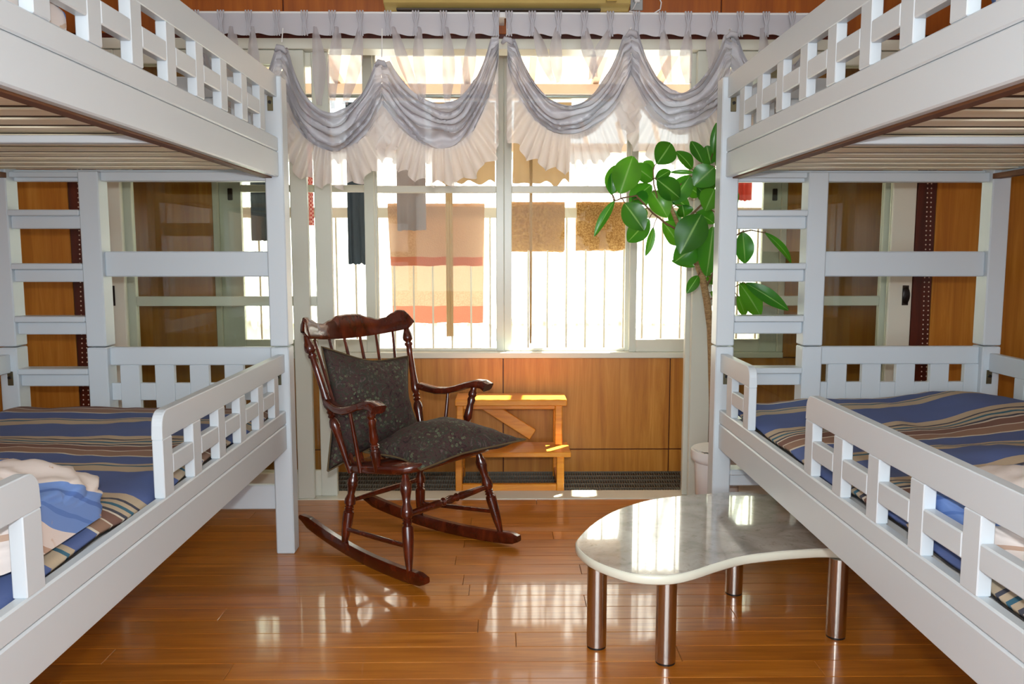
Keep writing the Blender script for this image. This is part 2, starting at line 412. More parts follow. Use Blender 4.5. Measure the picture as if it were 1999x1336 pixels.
# far wall: lintel above the door opening and a wing at each side
ZH = 2.065
wf = MB().box(XL, XR, YD, YD + .10, ZH, ZC).box(XL, -1.93, YD, YD + .10, -.02, ZH).box(1.945, XR, YD, YD + .10, -.02, ZH).build('wall_far', M['dark_trim'], None, kind='structure')
panels(wf, M['lintel_wood'], 'y', YD - .008, .008, [XL, -.955, -.05, .955, XR], [ZH + .02, ZC])
panels(wf, M['wall_wood'], 'y', YD - .008, .008, [XL, -1.93], [0, ZH])
panels(wf, M['wall_wood'], 'y', YD - .008, .008, [1.945, XR], [0, ZH])
bx('trim_1', M['dark_trim'], None, -1.93, -1.86, YD - .01, YD + .1, -.012, ZH, .003, kind='structure')
bx('trim_2', M['dark_trim'], None, 1.86, 1.945, YD - .01, YD + .1, -.012, ZH, .003, kind='structure')
bx('trim_3', M['alu'], None, -1.86, 1.86, YD - .02, YD + .115, -.05, .004, .002, kind='structure')   # door track
bx('trim_4', M['alu'], None, -1.86, 1.86, YD - .02, YD + .10, ZH - .045, ZH, .002, kind='structure')  # door head
# sunroom
ws = MB()
ZS0, ZS1 = .623, 2.16
WX0, WX1 = -1.44, 1.42
ws.box(XL, XR, YW + .012, YW + .12, -.12, ZS0 - .01).box(XL, XR, YW + .012, YW + .12, ZS1 + .01, ZC).box(XL, WX0 - .01, YW + .012, YW + .12, ZS0 - .01, ZS1 + .01).box(WX1 + .01, XR, YW + .012, YW + .12, ZS0 - .01, ZS1 + .01)
ws = ws.build('wall_sunroom', M['dark_trim'], None, kind='structure')
panels(ws, M['wall_wood'], 'y', YW, .012, [XL, -.92, 0.0, .87, XR], [-.05, .108, ZS0 - .03])
panels(ws, M['wall_wood'], 'y', YW, .012, [XL, -.45, .45, XR], [ZS1 + .03, ZC])
panels(ws, M['wall_wood'], 'y', YW, .012, [XL, WX0 - .03], [ZS0 - .03, ZS1 + .03])
panels(ws, M['wall_wood'], 'y', YW, .012, [WX1 + .03, XR], [ZS0 - .03, ZS1 + .03])
bx('trim_5', M['alu'], None, WX0 - .03, WX1 + .03, YW - .02, YW + .10, ZS0 - .03, ZS0, .003, kind='structure')
bx('trim_6', M['alu'], None, WX0 - .03, WX1 + .03, YW - .01, YW + .10, ZS1, ZS1 + .03, .003, kind='structure')
bx('trim_7', M['alu'], None, WX0 - .03, WX0, YW - .01, YW + .10, ZS0, ZS1, .003, kind='structure')
bx('trim_8', M['alu'], None, WX1, WX1 + .03, YW - .01, YW + .10, ZS0, ZS1, .003, kind='structure')
bx('floor', M['grate_base'], None, XL, XR, YD + .12, YW + .02, -.16, -.045, kind='structure')

def sash(name, x0, x1, yy, sl, sr, bot, mid=None, latch=None):
    r = empty(name, ((x0 + x1) / 2, yy, ZS0), kind='structure'); ox = (x0 + x1) / 2
    def b(n, m, a, c, z0, z1, d=.032): return bx(n, m, r, a - ox, c - ox, 0, d, z0 - ZS0, z1 - ZS0, .003)
    b('stile', M['alu_green'], x0, x0 + sl, ZS0, ZS1); b('stile', M['alu_green'], x1 - sr, x1, ZS0, ZS1)
    b('rail', M['alu'], x0 + sl, x1 - sr, ZS0, ZS0 + bot); b('rail', M['alu'], x0 + sl, x1 - sr, ZS1 - .035, ZS1)
    edges = [ZS0 + bot, ZS1 - .035]
    if mid:
        b('rail', M['alu'], x0 + sl, x1 - sr, mid - .018, mid + .018); edges = [ZS0 + bot, mid - .018, mid + .018, ZS1 - .035]
    for z0, z1 in zip(edges[::2], edges[1::2]): bx('pane', M['clear_glass'], r, x0 + sl - ox, x1 - sr - ox, .013, .018, z0 - ZS0, z1 - ZS0)
    if latch: bx('latch', M['handle'], r, latch - ox - .012, latch - ox + .012, -.014, 0, 1.40 - ZS0, 1.46 - ZS0, .004)
    return r
sash('window_1', WX0, -.655, YW + .005, .11, .05, .066, 1.46, -1.38)
sash('window_2', -.69, .005, YW + .045, .045, .04, .014, 1.459)
sash('window_3', .005, .68, YW + .045, .04, .045, .014, 1.459)
sash('window_4', .652, WX1, YW + .005, .036, .09, .066, None, 1.385)

def door(name, x0, x1, yy, sl, sr, handle=None, mid=None):
    r = empty(name, ((x0 + x1) / 2, yy, .004), kind='structure'); ox = (x0 + x1) / 2; top = ZH - .045 - .006
    for a, c in ((x0, x0 + sl), (x1 - sr, x1)): bx('stile', M['alu'] if c - a > .09 else M['alu_green'], r, a - ox, c - ox, 0, .032, 0, top, .003)
    bx('rail', M['alu'], r, x0 + sl - ox, x1 - sr - ox, .002, .03, 0, .12, .003); bx('rail', M['alu'], r, x0 + sl - ox, x1 - sr - ox, .002, .03, top - .06, top, .003)
    if mid: bx('mid_rail', M['alu_green'], r, x0 + sl - ox, x1 - sr - ox, .004, .028, mid - .022, mid + .022, .003)
    bx('pane', M['glass'], r, x0 + sl - ox, x1 - sr - ox, .0135, .0185, .12, top - .06)
    if handle:
        p = MB()
        p.grid(lambda u, v: (handle - ox + .016 * math.cos(2 * PI * u) * math.sin(PI * v) ** .5, -.013 * abs(math.sin(PI * v)) ** .5 * (.4 + .6 * abs(math.cos(PI * u))) * (1 if .5 > 0 else 0), .94 - .045 + .09 * v), 12, 8)
        p.uv = {}
        p.box(handle - ox - .014, handle - ox + .014, -.004, .001, .895, .985, .003)
        p.build('handle', M['handle'], r, True)
    return r
door('door_1', -1.80, -.872, YD - .012, .10, .075, -1.757)
door('door_2', -1.74, -.775, YD + .032, .07, .075, None, .912)
door('door_3', .857, 1.855, YD - .012, .09, .105, 1.825)
door('door_4', .838, 1.80, YD + .032, .075, .07, None, .912)

# grating of the sunroom floor
g = MB()
for i in range(int((1.88 + 1.88) / .0125)):
    x = -1.88 + i * .0125; g.box(x, x + .0042, YD + .125, YW - .002, -.040, -.012)
for j in range(6):
    yy = YD + .13 + j * .074; g.box(-1.88, 1.88, yy, yy + .008, -.036, -.010)
g.build('drain_grating', M['grate'], None, label='dark metal slotted grating along the wooden wall below the windows', cat='grating', kind='stuff')

# ------------------------------------------------------------------ bunk beds
GUARD = .139
def guard(root, xf, xb, slats, z_top, z_tb, z_bt, z_bb, z_rb, y_ends, board_span, notch_last=False):
    """xf face, xb back; top board, slats, blocks"""
    hb = .048
    zm0 = (z_tb + z_bt) / 2 - hb / 2; zm1 = zm0 + hb
    # top board with rounded free end
    n = 6; R = .035; out = []
    def rc(yc, zc, a0, a1): return [(yc + R * math.cos(a0 + (a1 - a0) * i / n), zc + R * math.sin(a0 + (a1 - a0) * i / n)) for i in range(n + 1)]
    ya, yb = board_span
    out = [(yb, z_tb), (yb, z_top)] if not notch_last else [(yb, z_tb)] + rc(yb - R, z_top - R, 0, PI / 2)
    out += rc(ya + R, z_top - R, PI / 2, PI) if notch_last != 'far_round' else [(ya, z_top)]
    out += [(ya, z_tb)]
    m = MB().prism(out, min(xf, xb), max(xf, xb), .002)
    m.v = [(c, a, b) for a, b, c in m.v]
    m.build('guard_top_board', M['white'], root)
    for a, b in slats: bx('guard_slat', M['white'], root, xf, xb, a, b, z_bt, z_tb, .002)
    for (a, b), (c, d) in zip(slats, slats[1:]):
        if c - b < .2: bx('guard_block', M['white'], root, xf, xb, b + .0005, c - .0005, zm0, zm1, .003)

def bed(side, label, group=None):
    dx = -2.648 if side < 0 else 0.0
    P1, P1b, U, Ub, P2, P2b = [v + dx for v in (.79, .857, 1.114, 1.187, 1.788, 1.856)]
    root = empty('bunk_bed', ((P1 + P2b) / 2, 2.06, 0), label=label, cat='bunk bed', group=group)
    inv = Vector((-(P1 + P2b) / 2, -2.06, 0))
    class Off:  # parts are written in world coordinates, then shifted into the bed's frame
        pass
    made_before = set(bpy.data.objects)
    Y0, Y1 = 3.052, 3.128; N0, N1 = 1.0, 1.076; ZJ = .791; ZT = 1.766
    for a, b in ((P1, P1b), (P2, P2b)):
        for c, d in ((Y0, Y1), (N0, N1)):
            bx('post', M['white'], root, a, b, c, d, 0, ZJ - .002, .004); bx('post', M['white'], root, a, b, c, d, ZJ + .002, ZT, .004)
    # end frames (far one seen): upright, ladder treads, boards, lattice
    for k, (c, d) in enumerate(((Y0, Y1), (N0, N1))):
        ym = (c + d) / 2
        bx('upright', M['white'], root, U, Ub, c, d, .10, ZJ - .002, .004); bx('upright', M['white'], root, U, Ub, c, d, ZJ + .002, 1.43, .004)
        bx('end_rail', M['white'], root, P1b, P2, ym + .012, ym + .036, 1.396, 1.44, .003)
        bx('end_rail', M['white'], root, Ub, P2, c + .022, c + .05, 1.396, 1.43, .003)
        bx('end_board', M['white'], root, Ub, P2, c + .022, c + .05, 1.049, 1.142, .004)
        bx('end_board', M['white'], root, Ub, P2, c + .022, c + .05, .720, .788, .004)
        bx('end_board', M['white'], root, Ub, P2, c + .022, c + .05, .440, .525, .004)
        bx('end_board', M['white'], root, Ub, P2, c + .022, c + .05, .167, .261, .004)
        # lattice slats
        sx = [(1.221 + i * .1290, 1.221 + i * .1290 + .071) for i in range(5)]
        for a, b in sx: bx('lattice_slat', M['white'], root, a + dx, b + dx, c + .024, c + .048, .525, .720, .002)
        xs = [1.187] + [v for s_ in sx for v in s_] + [1.788]
        for a, b in zip(xs[0::2], xs[1::2]): bx('lattice_block', M['white'], root, a + dx + .0004, b + dx - .0004, c + .025, c + .047, .588, .653, .002)
        # upper end lattice above the mattress
        bx('end_board', M['white'], root, P1b, P2, c + .022, c + .05, 1.69, 1.766, .004)
        bx('end_board', M['white'], root, P1b, P2, c + .022, c + .05, 1.50, 1.56, .004)
        for i in range(7): bx('lattice_slat', M['white'], root, P1b + .06 + i * .125, P1b + .13 + i * .125, c + .024, c + .048, 1.56, 1.69, .002)
        if k == 0:
            for i in range(6):
                zt = 1.292 - i * .1938
                t = empty('ladder_rung', (0, 0, 0)); t.parent = root
                bx('tread', M['white'], t, P1b, U, c - .004, d - .004, zt - .022, zt, .003)
                bx('riser', M['white'], t, P1b + .0, U - .0, c + .018, c + .044, zt - .068, zt - .022, .003)
            bx('end_rail', M['white'], root, P1b, U, c + .022, c + .05, 1.41, 1.429, .002)
    # side rails and guards
    sA = -1 if side < 0 else 1
    fa, ba = (-.808, -.834) if side < 0 else (.808, .834)
    fw_, bw_ = (-1.842, -1.816) if side < 0 else (1.840, 1.814)
    per = .1925
    def rails(f, b, lower_gap):
        bx('side_rail', M['white'], root, f, b, N1, Y0, 1.409, 1.498, .004); bx('side_rail', M['white'], root, f, b, N1, Y0, .404, .500, .004)
        bx('guard_bottom_board', M['white'], root, f, b, N1, Y0, 1.4995, 1.55, .004); bx('guard_bottom_board', M['white'], root, f, b, N1, Y0, .5015, .553, .004)
        e = .05 if b > f else -.05
        bx('ledger', M['ledger'], root, b, b + (e * .6), N1, Y0, 1.405, 1.424, .001); bx('ledger', M['ledger'], root, b, b + (e * .6), N1, Y0, .405, .43, .001)
        sl = [(2.838 - i * per, 2.895 - i * per) for i in range(10)][::-1]
        guard(root, f, b, sl, 1.768, 1.691, 1.55, 1.4995, 1.409, (N1, Y0), (N1, Y0))
        if lower_gap == 'left':   # long guard at the far end, entry gap, short guard near
            sl = [(1.940 + i * per, 1.997 + i * per) for i in range(6)]
            guard(root, f, b, sl, .764, .696, .553, 0, 0, None, (1.94, Y0), False)
            guard(root, f, b, [(1.09, 1.145), (1.363, 1.42)], .764, .696, .553, 0, 0, None, (N1, 1.42), 'far_round')
        elif lower_gap == 'right':
            guard(root, f, b, [(2.685, 2.745), (2.89, 2.955)], .764, .696, .553, 0, 0, None, (2.685, Y0), False)
            sl = [(1.928 + .192 - i * .1915, 1.985 + .189 - i * .1915) for i in range(6)][::-1]
            guard(root, f, b, sl, .764, .696, .553, 0, 0, None, (N1, 2.174), 'far_round')
        else:
            sl = [(2.838 - i * per, 2.895 - i * per) for i in range(10)][::-1]
            guard(root, f, b, sl, .764, .696, .553, 0, 0, None, (N1, Y0), False)
    rails(fa, ba, 'left' if side < 0 else 'right'); rails(fw_, bw_, None)
    # slats of both bunks
    xa, xb = min(ba, bw_), max(ba, bw_)
    sm = MB().box(-(xb - xa) / 2 + .002, (xb - xa) / 2 - .002, -.040, .040, 0, .005, .0012).mesh('bed_slat', M['cream_slat'])
    for i in range(15):
        yy = 2.985 - i * .13
        inst('bed_slat', sm, root, ((xa + xb) / 2, yy, 1.4340)); inst('bed_slat', sm, root, ((xa + xb) / 2, yy, .4400))
    bx('cross_bar', M['white'], root, xa + .03, xb - .03, 2.085, 2.12, 1.406, 1.4243, .002)
    # steel joint plates with a bolt
    for px, zz in ((fa, 1.668), (fa, .675), (fw_, .675), (fw_, 1.668)):
        m = (P1 + P1b) / 2 if abs(px - P1) < .1 else (P2 + P2b) / 2
        m += .012 * (1 if px > m else -1) * 0 + (.006 if px < m else -.006)
        pl = bx('joint_plate', M['bracket'], root, m - .010, m + .010, Y0 - .004, Y0, zz - .026, zz + .026, .002)
        MB().tube([(m, Y0 - .011, zz + .004), (m, Y0 - .003, zz + .004)], .006, 8).build('bolt', M['black'], pl, True)
    for o in set(bpy.data.objects) - made_before:
        if o.parent is root: o.location = Vector(o.location) + inv
    return root
bed(-1, 'white wooden bunk bed whose rung ladder stands away from the aisle')
bed(1, 'white wooden bunk bed with rung ladder beside the tall potted plant')

# ------------------------------------------------------------------ bedding
def quilt(name, x0, x1, y0, y1, z, amp, seed, label, mat='quilt', droop=.022, hump=None, phase=0.0, per=.607, cat='quilt', group=None):
    ox, oy = (x0 + x1) / 2, (y0 + y1) / 2
    m = MB(); nu, nv = 60, 110
    def f(u, v):
        x = x0 + (x1 - x0) * u; yy = y0 + (y1 - y0) * v
        e = min(u, 1 - u) * (x1 - x0); ev = min(v, 1 - v) * (y1 - y0)
        zz = z + amp * (noise.noise(Vector((x * 2.2, yy * 2.6, seed))) + .5 * noise.noise(Vector((x * 6, yy * 5, seed + 3))) + .22 * noise.noise(Vector((x * 17, yy * 12, seed + 5))))
        if hump: zz += hump(x, yy)
        k = max(0, 1 - e / .07); zz -= droop * k * k; k = max(0, 1 - ev / .06); zz -= droop * .7 * k * k
        return (x - ox, yy - oy, zz - z)
    m.grid(f, nu, nv)
    for i in m.uv: m.uv[i] = (m.uv[i][0], (m.v[i][1] + oy) / per + phase)
    o = m.build(name, M[mat], None, 60, label=label, cat=cat, group=group); o.location = (ox, oy, z)
    sd = o.modifiers.new('thick', 'SOLIDIFY'); sd.thickness = .012; sd.offset = -1
    return o
def mattress(x0, x1, y0, y1, z0, z1, label, mat='mattress'):
    m = MB().box(x0, x1, y0, y1, z0, z1, .03); o = m.build('mattress', M[mat], None, True, label=label, cat='mattress'); return o
mattress(-1.785, -.872, 1.12, 3.00, .4455, .526, 'thin pale mattress under the striped quilt, lower bunk by wall-side ladder')
mattress(.872, 1.785, 1.12, 3.00, .4455, .526, 'thin pale mattress under the striped quilt, lower bunk beside the plant')
mattress(-1.806, -.846, 1.10, 3.03, 1.4395, 1.515, 'thin brown mattress on upper bunk of bed with wall-side ladder', 'brown_mattress')
mattress(.846, 1.806, 1.10, 3.03, 1.4395, 1.515, 'thin brown mattress on upper bunk of bed beside the plant', 'brown_mattress')
quilt('striped_quilt', -1.812, -.838, 1.11, 3.035, .578, .016, 1.7, 'blue and tan striped quilt spread flat on lower bunk by wall-side ladder', phase=.848)
def hr(x, yy): return .055 * math.exp(-((x - 1.30) / .16) ** 2 - ((yy - 2.05) / .16) ** 2) + .05 * math.exp(-((x - 1.65) / .2) ** 2 - ((yy - 2.7) / .35) ** 2) + .02 * max(0, min(1, (x - 1.0) / .5))
quilt('striped_quilt', .838, 1.810, 1.11, 3.035, .585, .022, 6.1, 'blue and tan striped quilt with raised fold on lower bunk beside the plant', hump=hr, phase=.705)

def pile(name, c, rx, ry, rz, seed, label, flip=1, v0=0.0, v1=1.0, rot=0.0):
    m = MB(); nu, nv = 72, 48
    cr, sr = math.cos(rot), math.sin(rot)
    def f(u, v):
        th = 2 * PI * u; ph = v * PI * .5
        r = math.sin(ph) ** .75; h = math.cos(ph) ** .8 if v < 1 else 0
        d = Vector((math.cos(th) * r, math.sin(th) * r, h))
        q = d * 2.2 + Vector((seed, seed * .7, 0))
        k = 1 + .16 * noise.noise(q) + .10 * abs(noise.noise(q * 2.3)) + .025 * noise.noise(q * 5)
        k += .05 * math.sin(5 * th + 7 * v + 3 * noise.noise(q)) * r
        x, yy = rx * d.x * k, ry * d.y * k
        x, yy = x * cr - yy * sr, x * sr + yy * cr
        lim = abs(c[0]) - .842
        if c[0] < 0: x = min(x, lim)
        else: x = max(x, -lim)
        return (x, yy, max(0.0, rz * d.z * (k if v < .9 else 1)))
    m.grid(f, nu, nv)
    for i in m.uv:
        x, yy, z = m.v[i]; t = .5 + flip * (-(x) / (2.2 * rx)) * .55 - yy / (2.2 * ry) * .75 + (.5 - z / rz) * .25
        m.uv[i] = (m.uv[i][0], v0 + (v1 - v0) * max(0, min(.999, t)))
    o = m.build(name, M['pile'], None, 75, label=label, cat='quilt'); o.location = c
    return o
pile('rumpled_quilt', (-1.07, 1.56, .588), .27, .27, .125, 2.3, 'rumpled quilt with white flowered lining and blue folds, lower bunk by wall-side ladder', -1)
pile('rumpled_quilt', (1.14, 1.46, .618), .30, .32, .085, 5.2, 'rumpled quilt with pale flowered lining seen through guard lattice beside the plant', 1)
pile('rumpled_quilt', (-.99, 1.54, 1.516), .20, .20, .15, 8.8, 'rumpled quilt peeping through the top guard of bed with wall-side ladder', -1, .0, .5)
pile('rumpled_quilt', (.99, 1.37, 1.516), .20, .19, .15, 4.1, 'rumpled quilt peeping through the top guard of bed beside the plant', 1, .0, .5)

# ------------------------------------------------------------------ rocking chair
ch = empty('rocking_chair', (-.261, 3.031, 0), math.radians(-38), label='dark mahogany rocking chair with turned spindles and carved crest rail', cat='rocking chair')
CW = M['chair']
def rock_v(u): return .17 + (u + .55) * .12
def rock_z(u): return .024 + .23 * min(0, u + .05) ** 2 + .25 * max(0, u + .02) ** 2
for s in (-1, 1):
    pts = [(u, s * rock_v(u), rock_z(u)) for u in [-.565 + i * .77 / 28 for i in range(29)]]
    MB().sweep(pts, lambda t: ((0, 1, 0), .0145, .023 * min(1, .35 + 9 * t, .5 + 12 * (1 - t)))).build('rocker', CW, ch, True)
# seat: shield outline, dished and rising to the front
def seat_out():
    half = [(.125, 0), (.128, .10), (.118, .19), (.085, .245), (.03, .25), (-.08, .235), (-.19, .222), (-.245, .20), (-.285, .13), (-.305, .05), (-.31, 0)]
    return [(u, v) for u, v in half] + [(u, -v) for u, v in half[-2:0:-1]]
sm = MB().prism(seat_out(), 0, .03, .006)
sm.v = [(x, yy, z + .325 + .165 * (x + .28) - .007) for x, yy, z in sm.v]
sm.build('seat', CW, ch, 50)
# crest rail
cm = MB()
def top_z(a):
    a = abs(a)
    P = [(0, .893), (.05, .891), (.10, .876), (.14, .866), (.18, .871), (.21, .886), (.24, .899), (.262, .897), (.278, .880), (.287, .852)]
    for (p, z0), (q, z1) in zip(P, P[1:]):
        if a <= q: t = (a - p) / (q - p); return z0 + (z1 - z0) * (t * t * (3 - 2 * t))
    return .852
def bot_z(a):
    a = abs(a); return .800 + .022 * (a / .27) ** 2 + (0.02 * ((a - .265) / .022) if a > .265 else 0)
nn = 44; vs_ = []; fs_ = []
for i in range(nn + 1):
    a = -.287 + .574 * i / nn; zt, zb = top_z(a), bot_z(a); uc = -.438 + .06 * (a / .27) ** 2
    for z, du in ((zb, .006), (zb + .006, .011), (zt - .008, .011), (zt, .004), (zt, -.004), (zt - .008, -.011), (zb + .006, -.011), (zb, -.006)):
        vs_.append((uc + du - (z - .82) * .30, a, z))
for i in range(nn):
    for k in range(8): fs_.append((i * 8 + k, i * 8 + (k + 1) % 8, (i + 1) * 8 + (k + 1) % 8, (i + 1) * 8 + k))
fs_ += [tuple(range(7, -1, -1)), tuple(range(nn * 8, nn * 8 + 8))]
cm.add(vs_, fs_); cm.build('crest_rail', CW, ch, 50)
POST = [(0, .010), (.10, .012), (.22, .0135), (.30, .016), (.345, .0205), (.38, .017), (.40, .011), (.415, .016), (.43, .011), (.445, .016), (.46, .011), (.49, .018), (.54, .0165), (.6, .0135), (.75, .0125), (.835, .012), (.845, .0165), (.86, .0165), (.868, .011), (.876, .014), (.885, .019), (.905, .021), (.93, .0185), (.96, .013), (1, .0085)]
LEG = [(0, .011), (.06, .014), (.10, .020), (.16, .021), (.22, .016), (.30, .013), (.37, .021), (.43, .021), (.46, .013), (.475, .018), (.49, .013), (.505, .019), (.525, .013), (.545, .020), (.60, .0205), (.72, .0195), (.86, .016), (1, .010)]
ARMP = [(0, .012), (.18, .016), (.30, .019), (.36, .013), (.38, .0165), (.40, .012), (.42, .0165), (.44, .012), (.50, .018), (.60, .0155), (.72, .013), (.80, .0165), (.84, .013), (.87, .0165), (.91, .0165), (.95, .012), (1, .012)]
FSTR = [(0, .009), (.2, .013), (.36, .015), (.40, .010), (.42, .016), (.44, .011), (.5, .016), (.56, .011), (.58, .016), (.60, .010), (.64, .015), (.8, .013), (1, .009)]
for s in (-1, 1):
    MB().turned((-.232, s * .20, .325), (-.392, s * .262, .832), POST).build('back_post', CW, ch, True)
    MB().turned((.052, s * .200, .365), (.119, s * .254, .046), LEG).build('leg', CW, ch, True)
    MB().turned((-.238, s * .178, .320), (-.268, s * .206, .045), LEG).build('leg', CW, ch, True)
    MB().turned((-.058, s * .228, .365), (-.035, s * .279, .602), ARMP).build('arm_post', CW, ch, True)
    MB().turned((-.152, s * .222, .345), (-.158, s * .262, .572), [(0, .010), (.4, .0085), (1, .0065)], 10).build('arm_spindle', CW, ch, True)
    arm = [(-.300, .243, .588), (-.26, .252, .580), (-.22, .262, .574), (-.17, .272, .577), (-.12, .280, .590), (-.07, .286, .608), (-.03, .290, .618), (.005, .293, .617), (.025, .295, .606)]
    MB().sweep([(u, s * v, z) for u, v, z in arm], lambda t: ((0, 1, 0), .019 + .012 * t, .013 + .009 * max(0, t - .55))).build('arm', CW, ch, 55)
    MB().turned((-.256, s * .203, .105), (.098, s * .243, .128), [(0, .008), (.5, .010), (1, .008)], 10).build('stretcher', CW, ch, True)
MB().turned((.082, -.226, .232), (.082, .226, .232), FSTR).build('stretcher', CW, ch, True)
MB().turned((-.25, -.188, .212), (-.25, .188, .212), [(0, .008), (.5, .011), (1, .008)], 10).build('stretcher', CW, ch, True)
for i in range(6):
    k = (i - 2.5) / 2.5
    MB().turned((-.296 + .012 * k * k, k * .135, .325), (-.436 + .04 * (k * .76) ** 2, k * .205, .812), [(0, .0075), (.4, .0085), (1, .0055)], 8).build('spindle', CW, ch, True)

def cushion(name, corners, thick, normal_bulge, label, seed, sag=0.0):
    """corners in chair frame: a b c d around; two-sided pillow with seam"""
    rz = math.radians(-38); rm = Matrix.Rotation(rz, 4, 'Z'); base = Vector((-.261, 3.031, 0))
    A, B, Cc, D = [Vector(c) for c in corners]; nrm = (B - A).cross(D - A).normalized()
    ctr = (A + B + Cc + D) / 4
    root = empty(name, base + rm @ ctr, rz, label=label, cat='cushion')
    def P(u, v, s):
        p = A.lerp(B, u).lerp(D.lerp(Cc, u), v)
        b = (4 * u * (1 - u)) ** .55 * (4 * v * (1 - v)) ** .55
        pinch = .035 * (4 * u * (1 - u)) * (1 - 4 * v * (1 - v)) ; pin2 = .035 * (4 * v * (1 - v)) * (1 - 4 * u * (1 - u))
        p = p + (ctr - p).normalized() * (pinch + pin2) if (ctr - p).length > 1e-6 else p
        w_ = noise.noise(Vector((u * 3, v * 3, seed))) * .012 + noise.noise(Vector((u * 8, v * 8, seed + 2))) * .005
        return p + nrm * (s * b * (thick / 2) + (w_ + normal_bulge * b) * (b > 0)) - Vector((0, 0, sag)) * b - ctr
    m = MB(); n = 26
    fr = [P(i / n, j / n, 1) for j in range(n + 1) for i in range(n + 1)]; bk = [P(i / n, j / n, -1) for j in range(n + 1) for i in range(n + 1)]
    fa = [(j * (n + 1) + i, j * (n + 1) + i + 1, (j + 1) * (n + 1) + i + 1, (j + 1) * (n + 1) + i) for j in range(n) for i in range(n)]
    m.add(fr, fa); m.add(bk, [f[::-1] for f in fa])
    me = m.build('cover', M['paisley'], root, 80)
    bm = bmesh.new(); bm.from_mesh(me.data); bmesh.ops.remove_doubles(bm, verts=bm.verts, dist=.0008); bmesh.ops.recalc_face_normals(bm, faces=bm.faces); bm.to_mesh(me.data); bm.free()
    per = [P(i / n, 0, 0) for i in range(n)] + [P(1, j / n, 0) for j in range(n)] + [P(1 - i / n, 1, 0) for i in range(n)] + [P(0, 1 - j / n, 0) for j in range(n + 1)]
    MB().tube(per, .0035, 6).build('piping', M['piping'], root, True)
    return root
cushion('back_cushion', [(-.335, -.222, .318), (-.230, .19, .385), (-.315, .195, .715), (-.385, -.195, .785)], .085, .030, 'dark paisley cushion leaning upright on the rocking chair back', 3.0)
cushion('seat_cushion', [(.132, -.205, .396), (.245, .245, .436), (-.175, .215, .452), (-.165, -.190, .410)], .13, .028, 'dark paisley cushion lying flat on the rocking chair seat', 9.0)

# ------------------------------------------------------------------ step stool
st = empty('step_stool', (.04, 4.02, -.010), label='two-step pine stool standing on the grating under the windows', cat='step stool')
def sb(n, x0, x1, y0, y1, z0, z1, c=.003): return bx(n, M['stool'], st, x0 - .04, x1 - .04, y0 - 4.02, y1 - 4.02, z0 + .01, z1 + .01, c)
sb('tread', -.235, .312, 3.99, 4.20, .392, .420); sb('tread', -.235, .322, 3.855, 4.075, .170, .193)
for x0, x1 in ((-.228, -.196), (.255, .290)):
    sb('leg', x0, x1, 3.865, 3.90, -.01, .169); sb('leg', x0, x1, 4.005, 4.035, .194, .391); sb('leg', x0, x1, 4.165, 4.198, -.01, .391)
    sb('stretcher', x0 + .003, x1 - .003, 3.90, 4.165, .0, .04)
sb('stretcher', -.196, .255, 3.868, 3.894, -.008, .036); sb('stretcher', -.196, .255, 4.17, 4.195, .10, .15); sb('apron', -.196, .255, 4.01, 4.03, .372, .391)
br = MB().box(-.165, .165, -.009, .009, -.030, .030, .003, Matrix.Rotation(math.radians(33), 3, 'Y')); br.build('brace', M['stool'], st).location = (.012 - .04, 4.148 - 4.02, .305 + .01)

# ------------------------------------------------------------------ table
ZT = .272
front = [(1124, 1063), (1130, 1047), (1158, 1021), (1197, 998), (1246, 981), (1288, 972.5), (1336, 967), (1386, 963.6), (1442, 960)]
low = [(1615, 1072), (1565, 1074), (1517, 1078), (1452, 1086), (1403, 1099), (1354, 1115), (1315, 1123), (1272, 1124), (1223, 1118), (1174, 1102), (1141.6, 1084)]
o1 = [atz(x, y, ZT).to_2d() for x, y in front]; o2 = [atz(x, y, ZT).to_2d() for x, y in low]
mid = [Vector(p) for p in ((.93, 2.905), (1.04, 2.86), (1.12, 2.76), (1.15, 2.63), (1.14, 2.48), (1.11, 2.39), (1.05, 2.335))]
outl = o1 + mid + o2
def smooth_loop(P, n=5):
    out = []
    for i in range(len(P)):
        p0, p1, p2, p3 = P[i - 1], P[i], P[(i + 1) % len(P)], P[(i + 2) % len(P)]
        for k in range(n):
            t = k / n; out.append(.5 * ((2 * p1) + (p2 - p0) * t + (2 * p0 - 5 * p1 + 4 * p2 - p3) * t * t + (3 * p1 - p0 - 3 * p2 + p3) * t ** 3))
    return out
outl = smooth_loop(outl, 4)
ctr = Vector((.66, 2.43))
outl = [p - ctr for p in outl]
area = sum(a.x * b.y - b.x * a.y for a, b in zip(outl, outl[1:] + outl[:1]))
if area < 0: outl = outl[::-1]
tb = empty('coffee_table', (ctr.x, ctr.y, 0), label='low kidney-shaped grey stone table with cream edge and steel tube legs', cat='table')
MB().prism(outl, ZT - .028, ZT - .0012, .004).build('edge_band', M['stone_edge'], tb, 60)
inner = []
for i, b in enumerate(outl):
    t = (outl[(i + 1) % len(outl)] - outl[i - 1]).normalized(); inner.append(b + Vector((-t.y, t.x)) * .005)
MB().prism(inner, ZT - .004, ZT).build('tabletop', M['stone'], tb)
for x, y in ((.270, 2.300), (.452, 2.205), (.773, 2.672), (.990, 2.355)):
    lg = MB().tube([(0, 0, .006), (0, 0, ZT - .0285)], .0285, 28).build('leg', M['steel'], tb, True); lg.location = (x - ctr.x, y - ctr.y, 0)
    MB().tube([(0, 0, 0), (0, 0, .0065)], .0275, 20).build('foot_cap', M['black'], lg, True)

